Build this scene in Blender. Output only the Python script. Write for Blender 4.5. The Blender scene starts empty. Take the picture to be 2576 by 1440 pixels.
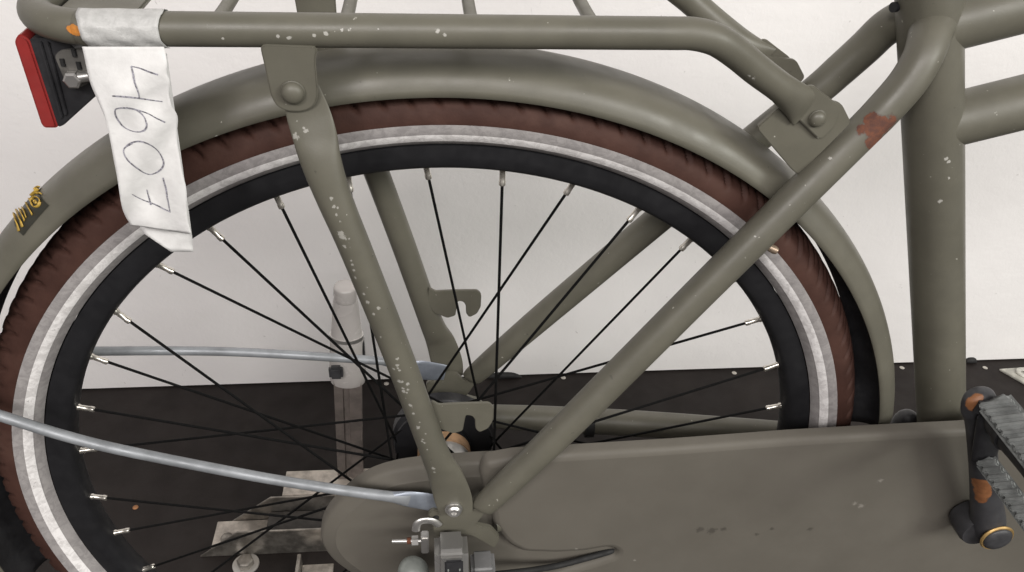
import bpy, bmesh, math, random
from mathutils import Vector as V, Matrix
random.seed(7)
S = bpy.context.scene
COL = S.collection
# ---------------------------------------------------------------- camera
HUB = 0.358                       # hub height above the floor = wheel radius
FPX, PW, PH = 2100.0, 2576.0, 1440.0
CP = V((-0.0105, -0.5044, 0.5528 + HUB))
yaw, pit, rol = -0.12169, 0.61208, 0.04866
_f = V((-math.sin(yaw)*math.cos(pit), math.cos(yaw)*math.cos(pit), -math.sin(pit)))
_r = V((math.cos(yaw), math.sin(yaw), 0)); _u = _r.cross(_f)
CR = _r*math.cos(rol) + _u*math.sin(rol); CU = _u*math.cos(rol) - _r*math.sin(rol)
cam = bpy.data.cameras.new('camera'); cam.sensor_width = 36; cam.lens = 36*FPX/PW
cam.clip_start = 0.01; cam.clip_end = 50
co = bpy.data.objects.new('camera', cam); COL.objects.link(co)
M = Matrix((CR, CU, -_f)).transposed().to_4x4(); M.translation = CP
co.matrix_world = M; S.camera = co
def ray(px, py): return _f + CR*((px-PW/2)/FPX) - CU*((py-PH/2)/FPX)
def at(px, py, Y):                 # photo pixel -> point on the plane y = Y
    d = ray(px, py); return CP + d*((Y-CP.y)/d.y)
def atz(px, py, Z):                # photo pixel -> point at height Z
    d = ray(px, py); return CP + d*((Z-CP.z)/d.z)
def pix(p):
    d = p-CP; z = d.dot(_f); return (PW/2+FPX*d.dot(CR)/z, PH/2-FPX*d.dot(CU)/z)
# ---------------------------------------------------------------- light
w = bpy.data.worlds.new('World'); S.world = w; w.use_nodes = True
w.node_tree.nodes['Background'].inputs[0].default_value = (1.0, 0.95, 0.92, 1)
w.node_tree.nodes['Background'].inputs[1].default_value = 0.27
def area(name, loc, target, sx, sy, power, col):
    l = bpy.data.lights.new(name, 'AREA'); l.shape = 'RECTANGLE'; l.size = sx; l.size_y = sy
    l.energy = power; l.color = col
    o = bpy.data.objects.new(name, l); COL.objects.link(o); o.location = loc
    o.rotation_euler = (V(target)-V(loc)).to_track_quat('-Z', 'Y').to_euler(); return o
area('ceiling_light', (0.45, -2.90, 2.75), (0.35, 0.0, 0.72), 5.0, 0.75, 128, (1.0, 0.955, 0.935))
area('ceiling_light', (-0.80, -1.70, 2.05), (0, 0.0, 0.7), 0.35, 0.3, 13, (1.0, 0.945, 0.93))
area('ceiling_light', (2.60, -2.20, 1.95), (0.40, 0.0, 0.55), 0.9, 0.8, 56, (0.98, 0.99, 0.92))
vs = S.view_settings; vs.view_transform = 'Standard'; vs.look = 'None'; vs.exposure = 0.06; vs.gamma = 1
vs.use_curve_mapping = False
# ---------------------------------------------------------------- materials
def newmat(name):
    m = bpy.data.materials.new(name); m.use_nodes = True
    nt = m.node_tree; return m, nt, nt.nodes['Principled BSDF']
def node(nt, t, **k):
    n = nt.nodes.new(t)
    for a, b in k.items(): setattr(n, a, b)
    return n
def math_(nt, op, a, b=None, clamp=False):
    n = node(nt, 'ShaderNodeMath', operation=op, use_clamp=clamp)
    for i, v in enumerate((a, b)):
        if v is None: continue
        if isinstance(v, (int, float)): n.inputs[i].default_value = v
        else: nt.links.new(v, n.inputs[i])
    return n.outputs[0]
def noise(nt, scale, detail=3, rough=.5, vec=None, dist=0):
    n = node(nt, 'ShaderNodeTexNoise'); n.inputs['Scale'].default_value = scale
    n.inputs['Detail'].default_value = detail; n.inputs['Roughness'].default_value = rough
    n.inputs['Distortion'].default_value = dist
    nt.links.new(vec if vec else node(nt, 'ShaderNodeTexCoord').outputs['Object'], n.inputs['Vector'])
    return n.outputs['Fac']
def ramp(nt, fac, lo, hi, a=0., b=1.):
    n = node(nt, 'ShaderNodeMapRange'); n.interpolation_type = 'SMOOTHSTEP'
    nt.links.new(fac, n.inputs[0])
    for i, v in enumerate((lo, hi, a, b)): n.inputs[i+1].default_value = v
    return n.outputs[0]
def mix(nt, fac, a, b):
    n = node(nt, 'ShaderNodeMix', data_type='RGBA')
    if isinstance(fac, (int, float)): n.inputs[0].default_value = fac
    else: nt.links.new(fac, n.inputs[0])
    for i, v in ((6, a), (7, b)):
        if isinstance(v, tuple): n.inputs[i].default_value = (*v, 1) if len(v) == 3 else v
        else: nt.links.new(v, n.inputs[i])
    return n.outputs[2]
def bump(nt, bs, h, strength, dist=.001):
    b = node(nt, 'ShaderNodeBump'); b.inputs['Strength'].default_value = strength
    b.inputs['Distance'].default_value = dist
    nt.links.new(h, b.inputs['Height']); nt.links.new(b.outputs[0], bs.inputs['Normal'])
def mat(name, col, rough=.5, metal=0., var=.12, vscale=60, bstr=.0, bscale=400, col2=None, spec=None):
    m, nt, bs = newmat(name)
    n = noise(nt, vscale, 4, .6)
    c2 = col2 if col2 else tuple(c*(1-var*2.2) for c in col)
    c1 = tuple(min(1, c*(1+var)) for c in col)
    nt.links.new(mix(nt, ramp(nt, n, .35, .65), c2, c1), bs.inputs['Base Color'])
    bs.inputs['Metallic'].default_value = metal
    nt.links.new(ramp(nt, noise(nt, vscale*2.3, 3), .3, .7, max(.02, rough-.07), min(1, rough+.09)), bs.inputs['Roughness'])
    if spec is not None: bs.inputs['Specular IOR Level'].default_value = spec
    if bstr: bump(nt, bs, noise(nt, bscale, 3), bstr, .0006)
    return m
OL1, OL2 = (.116, .110, .086), (.098, .093, .073)
def spots(nt, pts, wob, nsc):
    pos = node(nt, 'ShaderNodeTexCoord').outputs['Object']
    n = noise(nt, nsc, 4, .65); acc = None
    for c, r in pts:
        d = node(nt, 'ShaderNodeVectorMath', operation='DISTANCE'); nt.links.new(pos, d.inputs[0]); d.inputs[1].default_value = tuple(c)
        x = math_(nt, 'DIVIDE', d.outputs['Value'], r)
        acc = x if acc is None else math_(nt, 'MINIMUM', acc, x)
    v = math_(nt, 'ADD', acc, math_(nt, 'MULTIPLY', math_(nt, 'SUBTRACT', n, .5), wob))
    return v
def paint(name, rust=(), chips=(), speck=.70, cmix=.32, rustcol=(.150, .056, .030)):
    m, nt, bs = newmat(name)
    col = mix(nt, ramp(nt, noise(nt, 28, 5, .6), .3, .7), OL2, OL1)
    # scattered tiny chips and dirt specks
    sp = ramp(nt, noise(nt, 330, 2, .4), speck+.055, speck+.09)
    col = mix(nt, math_(nt, 'MULTIPLY', sp, .7), col, (.42, .41, .36))
    dk = ramp(nt, noise(nt, 210, 2, .5), .735, .78)
    col = mix(nt, math_(nt, 'MULTIPLY', dk, .5), col, (.05, .048, .04))
    rough = ramp(nt, noise(nt, 45, 4), .3, .7, .38, .50)
    bs.inputs['Specular IOR Level'].default_value = .42
    if chips:
        v = spots(nt, [(c, r*.62) for c, r in chips], 2.2, 620)
        f = math_(nt, 'MULTIPLY', ramp(nt, v, .55, .8, 1, 0), cmix*1.5, True)
        col = mix(nt, f, col, (.62, .61, .57))
    if rust:
        v = spots(nt, rust, .95, 170)
        edge = ramp(nt, v, .86, 1.0, 1, 0); f = ramp(nt, v, .80, .86, 1, 0)
        rc = mix(nt, ramp(nt, noise(nt, 150, 5, .7), .35, .65), (rustcol[0]*.55, rustcol[1]*.65, rustcol[2]*.9), rustcol)
        col = mix(nt, math_(nt, 'MULTIPLY', edge, .6), col, (.08, .06, .05))
        col = mix(nt, f, col, rc)
        r2 = node(nt, 'ShaderNodeMix'); nt.links.new(f, r2.inputs[0]); nt.links.new(rough, r2.inputs[2]); r2.inputs[3].default_value = .85
        rough = r2.outputs[0]
    nt.links.new(col, bs.inputs['Base Color']); nt.links.new(rough, bs.inputs['Roughness'])
    bump(nt, bs, noise(nt, 900, 2), .12, .0004)
    return m
def m_case():
    m, nt, bs = newmat('olive_plastic')
    col = mix(nt, ramp(nt, noise(nt, 9, 5, .6), .3, .7), (.106, .097, .081), (.124, .114, .096))
    v = spots(nt, [(at(x, y, -.062), r) for x, y, r in ((1760, 1333, .005), (1790, 1336, .006), (1820, 1332, .004), (1942, 1331, .003), (2038, 1332, .0035), (1905, 1345, .003))], 2.4, 420)
    col = mix(nt, math_(nt, 'MULTIPLY', ramp(nt, v, .3, .9, 1, 0), .55), col, (.035, .031, .026))
    v = spots(nt, [(at(x, y, -.062), r) for x, y, r in ((2150, 1268, .003), (2166, 1274, .0036), (2215, 1210, .003), (1450, 1382, .002), (1596, 1410, .002))], 2.4, 600)
    col = mix(nt, math_(nt, 'MULTIPLY', ramp(nt, v, .3, .9, 1, 0), .5), col, (.30, .28, .25))
    nt.links.new(col, bs.inputs['Base Color'])
    nt.links.new(ramp(nt, noise(nt, 25, 4), .3, .7, .55, .68), bs.inputs['Roughness'])
    bs.inputs['Specular IOR Level'].default_value = .3
    bump(nt, bs, noise(nt, 12, 3), .25, .004)
    return m
OLIVE = paint('olive_paint')
OLIVE_CASE = m_case()
BLACK = mat('black_paint', (.013, .013, .0145), .45, var=.05, spec=.3)
BLACKPL = mat('black_plastic', (.016, .016, .018), .5, var=.15, bstr=.15)
RUBBER = mat('black_rubber', (.012, .012, .012), .75, bstr=.2)
SILVER = mat('silver_metal', (.58, .57, .55), .34, .85, var=.03, vscale=20)
ZINC = mat('zinc_rod', (.27, .285, .30), .50, .35, var=.10, vscale=35, bstr=.1)
ZINCF = mat('zinc_flat', (.30, .33, .38), .45, .6, var=.08, vscale=50)
GALV = mat('galvanised_steel', (.36, .335, .30), .42, .85, var=.18, vscale=45, bstr=.15)
BRASS = mat('brass', (.50, .33, .13), .45, .6, var=.12)
COPPERY = mat('tan_band', (.48, .30, .17), .55, .1)
NIP = mat('nickel', (.66, .63, .57), .28, .9, var=.06)
REDLENS = mat('red_lens', (.23, .024, .022), .35, var=.05)
CHROME = mat('chrome_cover', (.30, .295, .285), .30, .55, var=.01, vscale=8)
PALEPL = mat('frosted_plastic', (.25, .27, .25), .45, var=.1)
GREYPL = mat('grey_plastic', (.15, .15, .15), .5, var=.08)
GREYRUB = mat('pedal_rubber', (.19, .20, .195), .7, var=.15, vscale=90, bstr=.3)
DKGREY = mat('dark_grey_alloy', (.050, .050, .054), .5, .2, var=.12)
CLEARPL = mat('sleeve_plastic', (.50, .475, .455), .22, .0, var=.02, vscale=12)
PEN = mat('pen_ink', (.26, .255, .29), .6, var=.3, vscale=900)
def m_wall():
    m, nt, bs = newmat('white_wall')
    n1 = ramp(nt, noise(nt, 2.2, 4, .55), .3, .72)
    col = mix(nt, n1, (.79, .77, .758), (.85, .833, .82))
    mp = node(nt, 'ShaderNodeMapping'); nt.links.new(node(nt, 'ShaderNodeTexCoord').outputs['Object'], mp.inputs[0])
    mp.inputs['Scale'].default_value = (1, 1, .5); mp.inputs['Rotation'].default_value = (0, .6, 0)
    sc = ramp(nt, noise(nt, 55, 4, .75, mp.outputs[0], .8), .66, .73)
    big = ramp(nt, noise(nt, 7, 2, .5), .46, .58)
    col = mix(nt, math_(nt, 'MULTIPLY', math_(nt, 'MULTIPLY', sc, big), .75), col, (.40, .38, .36))
    fine = ramp(nt, noise(nt, 120, 2, .5), .735, .78)
    col = mix(nt, math_(nt, 'MULTIPLY', fine, .35), col, (.40, .38, .36))
    nt.links.new(col, bs.inputs['Base Color']); bs.inputs['Roughness'].default_value = .55
    bump(nt, bs, noise(nt, 30, 6, .65), .45, .003)
    return m
def m_floor():
    m, nt, bs = newmat('brown_plywood_floor')
    col = mix(nt, ramp(nt, noise(nt, 14, 5, .6), .3, .7), (.012, .0088, .0078), (.018, .0138, .0122))
    d = ramp(nt, noise(nt, 260, 3, .6), .70, .75)
    col = mix(nt, math_(nt, 'MULTIPLY', d, .25), col, (.07, .06, .055))
    nt.links.new(col, bs.inputs['Base Color'])
    nt.links.new(ramp(nt, noise(nt, 30, 4), .3, .7, .60, .74), bs.inputs['Roughness'])
    bs.inputs['Specular IOR Level'].default_value = .3
    v = node(nt, 'ShaderNodeTexVoronoi'); v.inputs['Scale'].default_value = 420
    nt.links.new(node(nt, 'ShaderNodeTexCoord').outputs['Object'], v.inputs['Vector'])
    bump(nt, bs, v.outputs['Distance'], .12, .0005)
    return m
def m_tyre():
    m, nt, bs = newmat('brown_rubber')
    col = mix(nt, ramp(nt, noise(nt, 30, 5, .65), .3, .7), (.040, .018, .0135), (.060, .028, .021))
    dust = ramp(nt, noise(nt, 16, 5, .7), .52, .75)
    col = mix(nt, math_(nt, 'MULTIPLY', dust, .25), col, (.12, .07, .055))
    nt.links.new(col, bs.inputs['Base Color']); bs.inputs['Roughness'].default_value = .68
    bs.inputs['Specular IOR Level'].default_value = .2
    bump(nt, bs, noise(nt, 700, 2), .25, .0006)
    return m
def m_refl(name, a, b, rough):
    m, nt, bs = newmat(name)
    n = ramp(nt, noise(nt, 130, 5, .75, None, .8), .38, .62)
    col = mix(nt, n, a, b)
    ck = ramp(nt, noise(nt, 260, 3, .7), .68, .73)
    col = mix(nt, math_(nt, 'MULTIPLY', ck, .5), col, (.12, .11, .10))
    nt.links.new(col, bs.inputs['Base Color']); bs.inputs['Roughness'].default_value = rough
    bump(nt, bs, noise(nt, 260, 4, .7), .5, .0006)
    return m
def m_paper():
    m, nt, bs = newmat('paper')
    col = mix(nt, ramp(nt, noise(nt, 90, 5, .65), .3, .7), (.58, .575, .565), (.66, .655, .645))
    nt.links.new(col, bs.inputs['Base Color']); bs.inputs['Roughness'].default_value = .8
    bump(nt, bs, noise(nt, 180, 5, .6), .35, .001)
    return m
def m_tape():
    m, nt, bs = newmat('tape')
    col = mix(nt, ramp(nt, noise(nt, 200, 4, .6), .3, .7), (.37, .37, .36), (.45, .45, .44))
    nt.links.new(col, bs.inputs['Base Color']); bs.inputs['Roughness'].default_value = .35
    bump(nt, bs, noise(nt, 320, 5, .7), .5, .001)
    return m
WALL, FLOOR, TYRE, PAPER, TAPE = m_wall(), m_floor(), m_tyre(), m_paper(), m_tape()
BAND = m_refl('grey_reflex', (.25, .235, .232), (.33, .312, .306), .5)
STRIP = m_refl('white_reflex', (.62, .60, .59), (.84, .82, .81), .35)
# ---------------------------------------------------------------- mesh helpers
def link(name, me, m, parent=None, smooth=True):
    if smooth:
        for p in me.polygons: p.use_smooth = True
    if m: me.materials.append(m)
    o = bpy.data.objects.new(name, me); COL.objects.link(o)
    if parent: o.parent = parent
    return o
def pyd(name, vs_, fs, m, parent=None, smooth=True):
    me = bpy.data.meshes.new(name); me.from_pydata([tuple(v) for v in vs_], [], fs); me.update()
    return link(name, me, m, parent, smooth)
def bmo(name, bm, m, parent=None, smooth=False, angle=None):
    bmesh.ops.recalc_face_normals(bm, faces=bm.faces)
    me = bpy.data.meshes.new(name); bm.to_mesh(me); bm.free()
    o = link(name, me, m, parent, smooth or angle is not None)
    if angle is not None:
        me.set_sharp_from_angle(angle=math.radians(angle))
    return o
def catmull(pts, n):
    """pts: list of tuples of floats (any length), returns densely sampled list"""
    out = []; P = [pts[0]] + list(pts) + [pts[-1]]
    for i in range(1, len(P)-2):
        p0, p1, p2, p3 = P[i-1], P[i], P[i+1], P[i+2]
        for k in range(n):
            t = k/n
            out.append(tuple(.5*(2*b+(c-a)*t+(2*a-5*b+4*c-d)*t*t+(3*b-a-3*c+d)*t**3) for a, b, c, d in zip(p0, p1, p2, p3)))
    out.append(tuple(pts[-1])); return out
def sweep(bm, path, ref=V((0, 1, 0)), nseg=20, caps=True):
    """path: (x,y,z,a,b): a = half size across ref, b = half size along ref"""
    rings = []; L = len(path)
    for i, p in enumerate(path):
        c = V(p[:3]); t = (V(path[min(i+1, L-1)][:3])-V(path[max(i-1, 0)][:3])).normalized()
        B = (ref - t*ref.dot(t)).normalized(); A = B.cross(t)
        rings.append([bm.verts.new(c + A*(p[3]*math.cos(q)) + B*(p[4]*math.sin(q))) for q in (2*math.pi*k/nseg for k in range(nseg))])
    for a, b in zip(rings, rings[1:]):
        for k in range(nseg): bm.faces.new((a[k], a[(k+1) % nseg], b[(k+1) % nseg], b[k]))
    if caps: bm.faces.new(rings[0][::-1]); bm.faces.new(rings[-1])
def tube(name, pts, r, m, parent, ref=V((0, 1, 0)), n=8, nseg=20, smooth=True, rs=None):
    """pts: Vectors; r radius or per-point list of r or (a,b)"""
    P = []
    for i, p in enumerate(pts):
        q = r[i] if isinstance(r, list) else r
        a, b = q if isinstance(q, tuple) else (q, q)
        P.append((p[0], p[1], p[2], a, b))
    bm = bmesh.new(); sweep(bm, catmull(P, n) if n > 1 else P, ref, nseg)
    return bmo(name, bm, m, parent, angle=45)
def plate(name, pts, y0, y1, m, parent, bev=.0006, xf=None):
    """pts: (x,z) outline, extruded from y0 to y1"""
    bm = bmesh.new()
    a = [bm.verts.new((x, y0, z)) for x, z in pts]; b = [bm.verts.new((x, y1, z)) for x, z in pts]
    n = len(pts); bm.faces.new(a); bm.faces.new(b[::-1])
    for i in range(n): bm.faces.new((a[i], b[i], b[(i+1) % n], a[(i+1) % n]))
    if bev:
        bmesh.ops.recalc_face_normals(bm, faces=bm.faces)
        bmesh.ops.bevel(bm, geom=[e for e in bm.edges if len(e.link_faces) == 2 and e.calc_face_angle(0) > .6], offset=bev, segments=2, affect='EDGES', clamp_overlap=True)
    if xf: bmesh.ops.transform(bm, matrix=xf, verts=bm.verts)
    return bmo(name, bm, m, parent, angle=35)
def pxplate(name, px, Y, th, m, parent, bev=.0006, round_=0):
    pts = [at(x, y, Y) for x, y in px]; pts = [(p.x, p.z) for p in pts]
    if round_: pts = rounded(pts, round_)
    return plate(name, pts, Y, Y+th, m, parent, bev)
def rounded(pts, r, n=4):
    out = []; N = len(pts)
    for i in range(N):
        p, a, b = V(pts[i]), V(pts[i-1]), V(pts[(i+1) % N])
        da, db = (a-p), (b-p); k = min(r, da.length*.45, db.length*.45)
        s, e = p+da.normalized()*k, p+db.normalized()*k
        for j in range(n+1):
            t = j/n; out.append(tuple(s*(1-t)**2 + p*2*t*(1-t) + e*t*t))
    return out
def lathe(name, prof, c, axis, m, parent, nseg=28, bev=0, arc=None):
    """prof: (radius, height along axis)"""
    axis = V(axis).normalized(); q = axis.to_track_quat('Z', 'Y'); c = V(c)
    bm = bmesh.new(); rings = []
    for r, h in prof:
        rings.append([bm.verts.new(c + q @ V((r*math.cos(2*math.pi*k/nseg), r*math.sin(2*math.pi*k/nseg), h))) for k in range(nseg)] if r > 1e-6 else [bm.verts.new(c + q @ V((0, 0, h)))])
    for a, b in zip(rings, rings[1:]):
        for k in range(nseg):
            k2 = (k+1) % nseg
            if len(a) == 1 and len(b) == 1: continue
            if len(a) == 1: bm.faces.new((a[0], b[k2], b[k]))
            elif len(b) == 1: bm.faces.new((a[k], a[k2], b[0]))
            else: bm.faces.new((a[k], a[k2], b[k2], b[k]))
    return bmo(name, bm, m, parent, angle=40)
def dome(name, c, axis, r, h, m, parent, flange=None):
    pr = []
    if flange: pr += [(0, 0), (flange, 0), (flange, h*.18), (r, h*.22)]
    else: pr += [(0, 0), (r, 0)]
    pr += [(r*math.cos(t), h*(.25 if flange else .05)+h*.8*math.sin(t)) for t in (i*math.pi/2/7 for i in range(8))]
    pr[-1] = (0, pr[-1][1])
    return lathe(name, pr, c, axis, m, parent)
def box(name, lo, hi, m, parent, bev=.001, xf=None, seg=2):
    bm = bmesh.new(); bmesh.ops.create_cube(bm, size=1)
    for v in bm.verts: v.co = V(tuple(l+(h-l)*(c+.5) for l, h, c in zip(lo, hi, v.co)))
    if bev: bmesh.ops.bevel(bm, geom=bm.edges[:], offset=bev, segments=seg, affect='EDGES')
    if xf: bmesh.ops.transform(bm, matrix=xf, verts=bm.verts)
    return bmo(name, bm, m, parent, angle=35)
def mirror(o, name=None):
    me = o.data.copy()
    for v in me.vertices: v.co.y = -v.co.y
    me.flip_normals(); n = bpy.data.objects.new(name or o.name.split('.')[0], me); COL.objects.link(n); n.parent = o.parent
    return n
def tag(o, label, cat, group=None, kind=None):
    if label: o['label'] = label
    if cat: o['category'] = cat
    if group: o['group'] = group
    if kind: o['kind'] = kind
    return o
def empty(name, loc=(0, 0, 0)):
    o = bpy.data.objects.new(name, None); COL.objects.link(o); o.location = loc; o.empty_display_size = .05; return o
def Z(x, y, z): return V((x, y, z+HUB))     # hub-relative
# ---------------------------------------------------------------- setting
WY = 0.526
fl = pyd('floor', [(-4, -3, 0), (4, -3, 0), (4, WY+.02, 0), (-4, WY+.02, 0)], [(0, 1, 2, 3)], FLOOR, smooth=False); fl['kind'] = 'structure'
bm = bmesh.new(); bmesh.ops.create_cube(bm, size=1)
for v in bm.verts: v.co = V((v.co.x*8, WY+.02+v.co.y*.04, 1.2015+v.co.z*2.397))
wl = bmo('wall', bm, WALL); wl['kind'] = 'structure'
# ---------------------------------------------------------------- bicycle
bike = empty('bicycle')
tag(bike, 'olive green city bicycle with brown tyre, luggage rack and chain case', 'bicycle')
# --- frame
sa, sb = at(2337, 2, 0), at(2367, 1040, 0); sd = (sb-sa).normalized()
rust_c = at(2215, 330, -.046)
ST = paint('olive_seat_tube', chips=[(at(2380, 400, -.0195), .0030), (at(2386, 407, -.0195), .003), (at(2388, 447, -.0195), .0024), (at(2366, 507, -.0195), .0036), (at(2357, 613, -.02), .003)])
st_top, st_bot = sa - sd*.20, sa + sd*((0.335-sa.z)/sd.z)
seat_tube = tube('seat_tube', [st_top, sa, sb, st_bot], .0198, ST, bike, n=2, nseg=40)
bm = bmesh.new()
slot = at(2268, 18, .0)
lathe('clamp_slot', [(0, 0), (.0032, 0), (.0032, .003), (0, .003)], slot+V((-.0035, .0, .0)), (-1, -.35, 0), BLACK, seat_tube, 16)
bm.free()
def axis_tube(name, p, q, r, ext):
    a, b = at(*p, 0), at(*q, 0); d = (b-a).normalized()
    s = a - d*.016
    return tube(name, [s, b, b+d*ext], r, OLIVE, bike, n=2, nseg=40)
axis_tube('top_tube', (2420, 48), (2574, 9), .0188, .35)
axis_tube('middle_tube', (2420, 296), (2574, 258), .0188, .35)
STAYM = paint('olive_seat_stay', rust=[(at(2190, 300, -.0455), .0072), (at(2168, 322, -.0465), .0062), (at(2205, 322, -.0450), .0095), (at(2192, 348, -.043), .0085), (at(2232, 300, -.041), .0072), (at(2186, 374, -.037), .0060), (at(2225, 325, -.038), .0075)],
              chips=[(at(2090, 400, -.046), .003), (at(2030, 470, -.052), .003), (at(2075, 372, -.045), .003), (at(1900, 595, -.055), .002)])
sp = [at(1212, 1278, -.0755), at(1240, 1250, -.0745), at(1418, 1080, -.068), at(1778, 720, -.052), at(1990, 510, -.0435), at(2160, 341, -.036), at(2222, 278, -.034), at(2283, 208, -.031), at(2322, 142, -.026), at(2338, 92, -.017), at(2345, 70, -.010)]
near_stay = tube('seat_stay', sp, [(.0092, .005), .0098, .0112, .0114, .0114, .0114, .0116, .0118, .012, .0128, .0138], STAYM, bike, n=8, nseg=32)
far_sp = [V((p.x, -p.y, p.z)) for p in sp]
tube('seat_stay', far_sp, [(.0092, .005), .0098, .0112, .0114, .0114, .0114, .0116, .0118, .012, .0128, .0138], OLIVE, bike, n=8, nseg=32)
bz = 0.335
BB = V((.452, 0, HUB-.018))
# chain stays
cs = [Z(.012, .073, -.004), Z(.05, .070, -.005), Z(.16, .060, -.008), Z(.30, .045, -.014), V((.43, .026, BB.z))]
fs_ = tube('chain_stay', cs, [(.009, .005), .0115, .0125, .0125, .0125], OLIVE, bike, n=8, nseg=24)
c2 = [V((.040, -.060, HUB-.004)), V((.060, -.050, HUB-.004)), V((.09, -.045, HUB-.006)), V((.16, -.040, HUB-.010)), V((.43, -.026, BB.z))]
tube('chain_stay', c2, [(.006, .003), .007, .007, .007, .0105], OLIVE, bike, n=8, nseg=24)
cl = cs[2]+V((-.022, 0, .001))
tube('cable_clamp', [cl+V((-.004, 0, 0)), cl+V((.004, -.0003, 0))], .0145, RUBBER, bike, n=1, nseg=20)
lathe('bottom_bracket', [(0, -.034), (.021, -.034), (.021, .034), (0, .034)], BB, (0, 1, 0), OLIVE, bike)
dome('rubber_bumper', at(2278, 1078, .02), (-.3, -.2, 1), .0135, .03, BLACKPL, bike)
# --- dropouts
DO = [(1078, 1308), (1077, 1292), (1088, 1283), (1104, 1288), (1118, 1262), (1168, 1262), (1190, 1283), (1205, 1268), (1226, 1283), (1207, 1309), (1194, 1322), (1236, 1331), (1258, 1356), (1244, 1381), (1212, 1362), (1188, 1349), (1142, 1342), (1104, 1353), (1090, 1338), (1087, 1318)]
dp = pxplate('dropout', DO, -.0765, .005, OLIVE, bike, .0008, .003)
lathe('eyelet_hole', [(0, 0), (.0024, 0), (.0024, .0006), (0, .0006)], at(1097, 1302, -.0766), (0, -1, 0), RUBBER, dp, 14)
dq = mirror(dp)
# --- rear wheel
wheel_r = [(.3165, .0125), (.3172, .0100), (.313, .0085), (.302, .0085), (.302, -.0085), (.313, -.0085), (.3172, -.0100), (.3165, -.0125), (.3090, -.0124), (.3020, -.0118), (.2992, -.0095), (.2975, -.005), (.2970, 0), (.2975, .005), (.2992, .0095), (.3020, .0118), (.3090, .0124)]
def revolve(name, prof, m, parent, nseg=240, closed=True, disp=None, th0=0, th1=2*math.pi):
    full = abs(th1-th0-2*math.pi) < 1e-6
    vs_, fs = [], []; P = len(prof); N = nseg if full else nseg+1
    for i in range(N):
        t = th0+(th1-th0)*i/nseg; c, s = math.cos(t), math.sin(t)
        for j, (r, y) in enumerate(prof):
            if disp: r, y = disp(t, j, r, y)
            vs_.append((r*c, y, r*s))
    for i in range(nseg):
        i2 = (i+1) % N if full else i+1
        for j in range(P if closed else P-1):
            j2 = (j+1) % P
            fs.append((i*P+j, i*P+j2, i2*P+j2, i2*P+j))
    me = bpy.data.meshes.new(name); me.from_pydata(vs_, [], fs); me.update()
    b = bmesh.new(); b.from_mesh(me); bmesh.ops.recalc_face_normals(b, faces=b.faces); b.to_mesh(me); b.free()
    o = link(name, me, m, parent, True); me.set_sharp_from_angle(angle=math.radians(38)); return o
wheel = revolve('rear_wheel', wheel_r, BLACK, bike); wheel.location = (0, 0, HUB)
TC, TR = .3362, .0222
NT = 128
tp = []
for j in range(61):
    a = math.radians(-62+ (304)*j/60)   # from inside bead around the crown
    tp.append(a)
prof = []
for a in tp:
    # angle 0 = near side (-y), 90 = crown
    prof.append((TC+TR*math.sin(a)*(0.985 if math.sin(a) > 0 else .92), -TR*math.cos(a)*1.04))
def groove(t, j, r, y):
    a = math.degrees(tp[j])
    s = a if a <= 90 else 180-a
    if s < 22: return r, y
    side = 0 if a <= 90 else .5
    u = (t*NT/(2*math.pi)+side)
    k = (s-22)/68
    off = 1.15*k**1.4                         # slanted, curling towards the crown
    d = abs(((u-off+.5) % 1)-.5)
    depth = .0038*(1-.55*k)*max(0, 1-d/.17)*min(1, k*4)
    off2 = -.75*(1-k)+.35
    if .30 < k < .85:
        d2 = abs(((u-off2+.5) % 1)-.5); depth = max(depth, .0026*max(0, 1-d2/.11)*min(1, (k-.30)*6, (.85-k)*8))
    hs = .0004*k*(1-abs(((u-off) % 1)-.5)*2)
    dr, dy = math.sin(tp[j]), -math.cos(tp[j])
    return r-dr*(depth-hs), y-dy*(depth-hs)
revolve('tyre', prof, TYRE, wheel, NT*16, closed=False, disp=groove)
def band(name, a0, a1, m, lift):
    pr = []
    for j in range(9):
        a = math.radians(a0+(a1-a0)*j/8)
        pr.append((TC+(TR+lift)*math.sin(a)*.95, -(TR+lift)*math.cos(a)*1.04))
    return revolve(name, pr, m, wheel, 300, closed=False)
for sgn in (1, -1):
    f = (lambda a: a) if sgn > 0 else (lambda a: 180-a)
    band('reflective_band', f(-60), f(-1), BAND, .0005)
    band('reflective_strip', f(-38), f(-20), STRIP, .0009)
# hub
hub = lathe('hub', [(0, -.060), (.006, -.060), (.006, -.045), (.0215, -.043), (.0225, -.036), (.0225, .002), (.0225, .034), (.006, .036), (.006, .07), (0, .07)], (0, 0, 0), (0, 1, 0), SILVER, wheel, 40)
lathe('hub_band', [(.0226, 0), (.0236, 0.0005), (.0236, .0105), (.0226, .011)], (0, .014, 0), (0, 1, 0), COPPERY, hub, 40)
lathe('hub_sleeve', [(.0226, 0), (.0240, .0005), (.0240, .007), (.0226, .0075)], (0, .0255, 0), (0, 1, 0), BLACK, hub, 40)
for y in (-.0335, .0325):
    lathe('hub_flange', [(.0226, -.0014), (.044, -.0014), (.0445, 0), (.044, .0014), (.0226, .0014)], (0, y, 0), (0, 1, 0), BLACK, hub, 40)
lathe('roller_brake', [(0, 0), (.042, 0), (.046, .004), (.046, .014), (.030, .020), (0, .020)], (0, .037, 0), (0, 1, 0), BLACKPL, hub, 40)
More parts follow.
